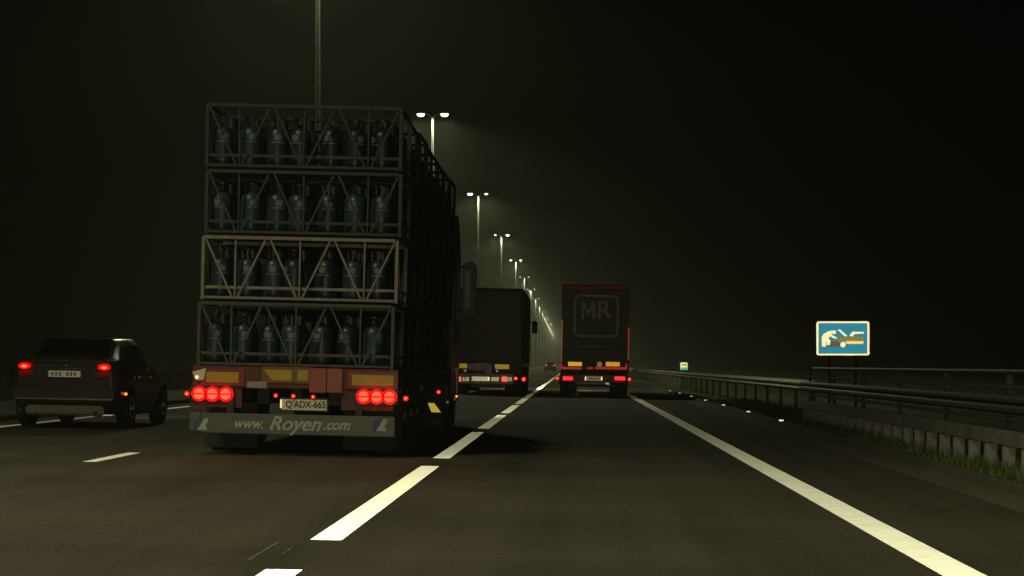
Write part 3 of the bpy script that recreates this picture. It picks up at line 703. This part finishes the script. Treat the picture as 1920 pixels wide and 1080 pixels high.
# logo
x0, z1 = Q(1073, 552); x1, z0 = Q(1157, 633)
o_ = rrect(x0, z0, x1, z1, 0.24, 6); i_ = rrect(x0 + 0.075, z0 + 0.075, x1 - 0.075, z1 - 0.075, 0.17, 6)
b = MB(); n = len(o_); b.add([(x, -0.033, z) for x, z in o_] + [(x, -0.033, z) for x, z in i_], [(i, (i + 1) % n, n + (i + 1) % n, n + i) for i in range(n)]); b.build('logo_frame', M_logo, m2)
zt0, zt1 = Q(1113, 598)[1], Q(1113, 566)[1]; xm = Q(1087, 582)[0]; H_ = zt1 - zt0; W_ = 0.50; t_ = 0.10
b = MB(); b.poly([(xm, zt0), (xm, zt1), (xm + t_ * 1.2, zt1), (xm + W_ / 2, zt0 + H_ * 0.42), (xm + W_ - t_ * 1.2, zt1), (xm + W_, zt1), (xm + W_, zt0), (xm + W_ - t_, zt0), (xm + W_ - t_, zt1 - H_ * 0.36), (xm + W_ / 2, zt0 + H_ * 0.14), (xm + t_, zt1 - H_ * 0.36), (xm + t_, zt0)], -0.036, -0.034)
b.build('logo_letter', M_logo, m2)
text('logo_letter', 'R', 0.88, M_logo, m2, (xm + W_ + 0.30, -0.035, (zt0 + zt1) / 2), 0, 0.012, 1.0, 0.001)
for i in range(9): qb('door_lettering', M_logo, 1081 + i * 6, 648.5, 1084.5 + i * 6, 651.5, -0.034, -0.031)
qb('sill', mat('sill_grey', (0.075, 0.07, 0.05), 0.6, noise=0.2, scale=3), 1050, 677.5, 1178, 694, -0.01, 0.3, 0.01)
yp = mat('amber_plate_dim', (0.85, 0.45, 0.06), 0.5, retro=1.0, rr=0.3)
qb('marking_plate', M_ytape, 1064, 679, 1090, 686, -0.03, -0.012); qb('marking_plate', yp, 1134.5, 679, 1161, 686.5, -0.03, -0.012)
x, z = Q(1123, 683); b = MB(); b.lathe([(0.095, 0), (0.09, -0.01)], (x, -0.012, z), 20, 'y'); b.build('speed_disc', M_wplate, m2)
for a, c in ((1050, 1089), (1100, 1110.5), (1115, 1174.5)): qb('reflective_strip', M_redtape, a, 688.5, c, 692, -0.03, -0.012)
qb('reflective_strip', M_redtape, 1050, 682, 1053, 688.3, -0.03, -0.012); qb('reflective_strip', M_redtape, 1171.8, 682, 1174.6, 688.3, -0.03, -0.012)
bp = qb('bumper', mat('bumper_grey', (0.10, 0.10, 0.09), 0.5), 1053, 704, 1174, 716, -0.02, 0.15, 0.02)
qb('tail_light', E_redfar, 1055, 706.5, 1073, 712.5, -0.06, -0.021); qb('tail_light', E_redfar, 1152, 706.5, 1171, 712.5, -0.06, -0.021)
pl = qb('number_plate', mat('plate_lit', (0.6, 0.5, 0.33), 0.5, retro=0.6, rr=0.35), 1096, 706, 1128.5, 713.5, -0.04, -0.021)
for i in range(6): qb('plate_digit', M_plate_t, 1103 + i * 3.6, 707.8, 1105 + i * 3.6, 711.8, -0.043, -0.0405)
qb('plate_lamp', E_plate, 1096, 706.5, 1098, 713, -0.05, -0.044); qb('plate_lamp', E_plate, 1126.5, 706.5, 1128.5, 713, -0.05, -0.044)
marker(m2, *Q(1044.5, 709.5), y=-0.05, r=0.05, stalk=-0.1); marker(m2, *Q(1179.5, 711), y=-0.05, r=0.055, stalk=0.1)
for s in (-1, 1):
    b = MB(); b.box(s * 0.9 - 0.28, s * 0.9 + 0.28, 1.0, 1.02, 0.12, 0.75); b.build('mudflap', M_rubber, m2)
    for yy in (1.9, 3.2, 4.5): wheel(m2, s * 1.04, yy, 0.5, 0.38, s)
    wheel(m2, s * 1.0, 12.0, 0.5, 0.5, s); wheel(m2, s * 1.0, 15.6, 0.5, 0.32, s)
b = MB(); b.box(-0.8, 0.8, 0.35, 0.45, 0.36, 0.46, 0.01); b.build('rear_underrun_bar', M_steel_d, m2)
b = MB(); b.box(-0.5, 0.5, 0.3, 16, 0.75, 1.08); b.build('chassis', M_dark, m2)
b = MB(); b.box(-1.22, 1.22, 14.0, 16.3, 0.7, 3.7, 0.12); b.build('cab', M_cab, m2)
spot(m2, (-0.2, 16.6, 0.8), 4000)

# grey trailer beyond the gas lorry
X3 = -3.13; s3, f3 = S(80.0)
m3 = thing('grey_trailer_lorry', 'pale grey box trailer lorry with white lettered bumper, half hidden beyond the gas lorry', 'lorry', (X3, 80, gz(X3)), math.atan(0.02))
def Q(px, py):
    x, z = f3(px, py, X3); return x, z + 0.02 * x
def rb3(*a, **k): k.setdefault('parent', m3); return qb(*a, **k)
rb3('trailer_body', M_box2, 846, 541, 978, 678, 0.05, 13.4, 0.03)
for a, c in ((849, 911), (912.5, 975)): rb3('rear_door', M_box2, a, 546, c, 675, 0.0, 0.045, 0.01)
rb3('rear_frame', M_dark, 847, 541.5, 977.5, 545, -0.01, 0.048); rb3('rear_frame', M_dark, 975.5, 545.2, 978.2, 679, -0.01, 0.048)
for xx in (864, 902, 920, 960): rb3('door_lock_bar', M_steel_d, xx, 548, xx + 1, 672, -0.03, -0.001)
rb3('rear_beam', mat('beam_brown', (0.07, 0.025, 0.015), 0.6), 846, 679, 977, 700, -0.01, 0.2, 0.01)
rb3('marking_plate', M_yellow_b, 860, 682, 875, 690, -0.03, -0.011); rb3('marking_plate', M_yellow_b, 927, 683.5, 953.5, 691.5, -0.03, -0.011)
b = MB(); b.poly([Q(*p) for p in ((877, 682), (903, 680), (922, 683), (921, 702), (912, 702), (909, 696), (891, 695), (877, 692))], -0.035, -0.012); b.build('hanging_tarpaulin', mat('tarp_grey', (0.55, 0.48, 0.55), 0.7, noise=0.5, scale=3), m3)
rb3('reversing_light', M_wplate, 928, 687.5, 932.5, 690.5, -0.06, -0.04); rb3('latch', M_wplate, 929, 693.5, 933, 697.5, -0.04, -0.012); rb3('latch', M_wplate, 869, 693, 874, 696.5, -0.04, -0.012)
bp = rb3('bumper', mat('bumper_pale', (0.36, 0.36, 0.28), 0.5, noise=0.3, scale=5), 856, 702, 963, 718.5, -0.06, 0.1, 0.02)
wm = mat('bumper_white', (0.75, 0.75, 0.6), 0.5, noise=0.3, scale=12, retro=1.0, rr=0.35)
rb3('bumper_lettering', wm, 884, 706.5, 917, 714, -0.064, -0.061)
b = MB()
for a, c in ((867, 870), (871.5, 874), (875, 879), (921, 925), (926, 929), (930, 934.5), (953, 955.5), (957, 959)):
    x0, z0 = Q(a, 714.5); x1, z1 = Q(c, 707); b.box(x0, x1, -0.064, -0.061, z0, z1)
b.build('bumper_lettering', wm, m3)
rb3('plate_lamp', emis('green_white', (0.9, 1, 0.5), 0.75), 914, 707, 917.5, 713, -0.07, -0.065)
rb3('tail_light', emis('red_warm', (1, 0.12, 0.07), 1.3), 940.5, 706.5, 951, 715, -0.09, -0.061)
rb3('tail_light', emis('red_warm', (1, 0.12, 0.07), 1.3), 858, 706.5, 864, 715, -0.09, -0.061)
marker(m3, *Q(966.5, 709.5), y=-0.05, r=0.06, m1=E_redfar, m2=E_amber); marker(m3, *Q(981.5, 711), y=-0.05, r=0.075, stalk=0.1)
for s in (-1, 1):
    b = MB(); b.box(s * 0.92 - 0.3, s * 0.92 + 0.3, 0.9, 0.92, 0.10, 0.75); b.build('mudflap', M_rubber, m3)
    for yy in (1.9, 3.2, 4.5): wheel(m3, s * 1.04, yy, 0.5, 0.38, s)
    wheel(m3, s * 1.0, 12.0, 0.5, 0.5, s)
    b = MB(); b.poly(rrect(s * 1.42 - 0.12, 2.45, s * 1.42 + 0.12, 3.0, 0.09), 15.4, 15.5); b.box(min(s * 1.2, s * 1.42), max(s * 1.2, s * 1.42), 15.43, 15.47, 2.9, 2.95); b.build('mirror', M_black, m3)
b = MB(); b.box(-0.55, 0.6, 0.35, 0.45, 0.26, 0.48, 0.01); b.build('rear_underrun_bar', M_steel, m3)
b = MB(); b.box(-0.5, 0.5, 0.3, 16, 0.7, 1.05); b.build('chassis', M_dark, m3)
b = MB(); b.box(-1.22, 1.22, 14.0, 16.1, 0.7, 3.6, 0.12); b.build('cab', M_cab, m3)
spot(m3, (0.3, 16.4, 0.8), 4000)

# ---- cars
def make_car(name, label, X, D, detail=True):
    root = thing(name, label, 'car', (X, D, gz(X)), math.atan(SLOPE))
    # stations: y, bottom z, (widths at z): list of (hw, z)
    st = [(0.00, [(0.66, 0.42), (0.74, 0.56), (0.745, 0.72), (0.72, 0.92), (0.66, 1.04), (0.52, 1.065)]),
          (0.10, [(0.74, 0.30), (0.82, 0.50), (0.83, 0.70), (0.80, 0.93), (0.73, 1.07), (0.56, 1.095)]),
          (0.50, [(0.80, 0.22), (0.86, 0.45), (0.87, 0.68), (0.84, 0.92), (0.75, 1.08), (0.60, 1.12)]),
          (1.02, [(0.82, 0.20), (0.87, 0.42), (0.875, 0.65), (0.855, 0.90), (0.66, 1.30), (0.53, 1.41)]),
          (1.75, [(0.82, 0.20), (0.87, 0.42), (0.875, 0.64), (0.855, 0.89), (0.63, 1.34), (0.53, 1.43)]),
          (2.50, [(0.82, 0.20), (0.87, 0.42), (0.875, 0.62), (0.855, 0.87), (0.63, 1.34), (0.53, 1.43)]),
          (3.05, [(0.82, 0.20), (0.87, 0.42), (0.87, 0.62), (0.85, 0.86), (0.66, 1.16), (0.55, 1.24)]),
          (3.45, [(0.82, 0.20), (0.86, 0.42), (0.865, 0.60), (0.84, 0.84), (0.74, 0.90), (0.56, 0.95)]),
          (4.10, [(0.78, 0.22), (0.83, 0.42), (0.83, 0.58), (0.79, 0.75), (0.68, 0.80), (0.50, 0.83)]),
          (4.45, [(0.60, 0.30), (0.68, 0.42), (0.69, 0.55), (0.66, 0.66), (0.58, 0.70), (0.42, 0.72)])]
    vs = []; n = 12
    for y, half in st:
        vs += [(x, y, z) for x, z in half] + [(-x, y, z) for x, z in reversed(half)]
    b = MB(); fs = [(k * n + i, k * n + (i + 1) % n, (k + 1) * n + (i + 1) % n, (k + 1) * n + i) for k in range(len(st) - 1) for i in range(n)]
    fs += [tuple(range(n)), tuple(range((len(st) - 1) * n, len(st) * n))]
    b.add(vs, fs); body = b.build('body', M_carpaint, root, True)
    md = body.modifiers.new('bev', 'BEVEL'); md.width = 0.03; md.segments = 2
    V = lambda k, i: Vector(vs[k * n + i])
    def pane(name, ks, quad, inset=0.10):
        ps = [V(*q) for q in quad]; c = sum(ps, Vector()) / 4; nn = (ps[1] - ps[0]).cross(ps[3] - ps[0]).normalized()
        if nn.dot(c - Vector((0, 2, 0.8))) < 0: nn = -nn
        qs = [p + (c - p) * inset for p in ps]
        b = MB(); b.add([q + nn * 0.012 for q in qs] + [q - nn * 0.01 for q in qs], [(0, 1, 2, 3), (7, 6, 5, 4), (0, 4, 5, 1), (1, 5, 6, 2), (2, 6, 7, 3), (3, 7, 4, 0)]); b.build(name, M_glass, root)
    pane('rear_window', 0, [(2, 5), (3, 5), (3, 6), (2, 6)], 0.06)
    pane('windscreen', 0, [(5, 5), (7, 5), (7, 6), (5, 6)], 0.06)
    for a, c in ((3, 4), (8, 7)):
        for k in (3, 4): pane('side_window', 0, [(k, a), (k, c), (k + 1, c), (k + 1, a)], 0.12)
        pane('side_window', 0, [(5, a), (5, c), (6, c), (6, a)], 0.14)
    for s in (-1, 1):
        for yy in (0.92, 3.62): 
            wheel(root, s * 0.78, yy, 0.32, 0.21, s, True)
            b = MB(); pts = [(yy + 0.37 * math.cos(R(a)), 0.32 + 0.37 * math.sin(R(a))) for a in range(-15, 196, 15)]
            b.add([(s * 0.882, y, z) for y, z in pts] + [(s * 0.70, y, z) for y, z in pts], [tuple(range(len(pts)))]); b.build('wheel_arch', M_cartrim, root)
        b = MB(); b.box(s * 0.95 - 0.07, s * 0.95 + 0.07, 2.95, 3.02, 0.93, 1.05, 0.025); b.build('door_mirror', M_carpaint, root)
        b = MB(); b.box(s * 0.60 - 0.13, s * 0.60 + 0.13, -0.035, 0.10, 0.90, 1.02, 0.03); l = b.build('tail_light', mat('dim_red_lens', (0.25, 0.01, 0.01), 0.3), root)
        b = MB(); b.poly([(s * 0.62 + 0.085 * math.cos(i * .39), 0.965 + 0.038 * math.sin(i * .39)) for i in range(16)], -0.045, -0.036); b.build('tail_lens', E_redring, l)
        b = MB(); b.poly([(s * 0.62 + 0.05 * math.cos(i * .39), 0.96 + 0.02 * math.sin(i * .39)) for i in range(16)], -0.05, -0.046); b.build('tail_bulb', emis('car_bulb', (1, 0.07, 0.02), 5), l)
        b = MB(); b.box(s * 0.52 - 0.14, s * 0.52 + 0.14, 4.42, 4.47, 0.56, 0.66, 0.02); b.build('headlight', E_head, root)
    if detail:
        b = MB(); b.box(-0.78, 0.78, -0.075, 0.12, 0.44, 0.64, 0.03); b.build('bumper', M_carpaint, root)
        b = MB(); b.box(-0.76, 0.76, -0.09, -0.07, 0.45, 0.475, 0.004); b.build('chrome_strip', M_chrome, root)
        b = MB(); b.box(-0.60, 0.62, -0.02, 0.10, 0.21, 0.36, 0.03); b.build('rear_apron', M_silver, root)
        b = MB(); b.tube((0.50, -0.06, 0.25), (0.50, 0.3, 0.25), 0.06, 14); e = b.build('exhaust_pipe', M_chrome, root, True)
        b = MB(); b.tube((0.50, -0.062, 0.25), (0.50, -0.0601, 0.25), 0.045, 14); b.build('pipe_opening', M_black, e)
        b = MB(); b.box(-0.29, 0.25, -0.032, -0.012, 0.80, 0.90, 0.004); p = b.build('number_plate', mat('car_plate', (0.5, 0.48, 0.38), 0.5, retro=0.25, rr=0.4), root)
        b = MB(); b.box(-0.29, -0.245, -0.036, -0.033, 0.80, 0.90); b.build('blue_band', M_blue, p)
        b = MB()
        for i in range(7):
            if i != 3: b.box(-0.20 + i * 0.058, -0.165 + i * 0.058, -0.036, -0.033, 0.822, 0.878)
        b.build('plate_digits', mat('faint_digit', (0.2, 0.19, 0.15), 0.6), p)
        b = MB(); b.box(-0.70, 0.70, -0.04, -0.005, 1.035, 1.058, 0.006); b.build('boot_edge', M_cartrim, root)
        b = MB(); b.box(-0.20, 0.30, -0.03, -0.012, 0.925, 0.94, 0.003); b.build('boot_handle', M_chrome, root)
        b = MB(); b.lathe([(0.032, 0), (0.028, -0.01)], (0.03, -0.012, 0.985), 16, 'y'); b.build('round_badge', M_chrome, root)
        b = MB(); b.box(-0.72, 0.72, -0.012, 0.0, 0.655, 0.668); b.build('boot_seam', M_black, root)
        for s in (-1, 1):
            b = MB(); b.box(s * 0.893 - 0.006, s * 0.893 + 0.006, 1.35, 1.55, 0.80, 0.825, 0.004); b.box(s * 0.893 - 0.006, s * 0.893 + 0.006, 2.3, 2.5, 0.79, 0.815, 0.004); b.build('door_handle', M_chrome, root)
            b = MB(); b.box(s * 0.60 - 0.12, s * 0.60 + 0.12, -0.03, 0.05, 0.80, 0.885, 0.02); b.build('reverse_lens', mat('dim_red_lens', (0.25, 0.01, 0.01), 0.3), root)
        b = MB(); b.box(0.862, 0.90, 0.36, 0.40, 0.53, 0.57, 0.004); b.build('side_marker', E_amber, root)
    return root
car = make_car('dark_car', 'dark grey saloon car in the left lane beside the lorry, tail lights lit', -7.93, 34.6)
spot(car, (0, 4.6, 0.6), 500)
far = make_car('distant_car', 'tiny distant car showing two red tail lights between the lorries', -3.7, 352.0, False)

# ---- own headlamps (the car carrying the camera)
for s in (-1, 1):
    spot(None, (s * 0.62, 1.2, 0.66), 1300, 46, 0.6, (1, 0.90, 0.62))

# ================================================================= HAZE
hb = MB(); hb.box(-850, 850, -150, 3900, -1.4, 60)
hz = hb.build('haze', MATS['dark_glass']); tag(hz, 'thin night haze lit by the street lamps', None, None, 'stuff')
hm = bpy.data.materials.new('haze_air'); hm.use_nodes = True; n = hm.node_tree; n.nodes.clear()
o = n.nodes.new('ShaderNodeOutputMaterial'); v = n.nodes.new('ShaderNodeVolumePrincipled')
v.inputs['Color'].default_value = (0.92, 1.0, 0.80, 1); v.inputs['Density'].default_value = HAZE; v.inputs['Anisotropy'].default_value = 0.3
n.links.new(v.outputs[0], o.inputs['Volume']); hz.data.materials.clear(); hz.data.materials.append(hm)
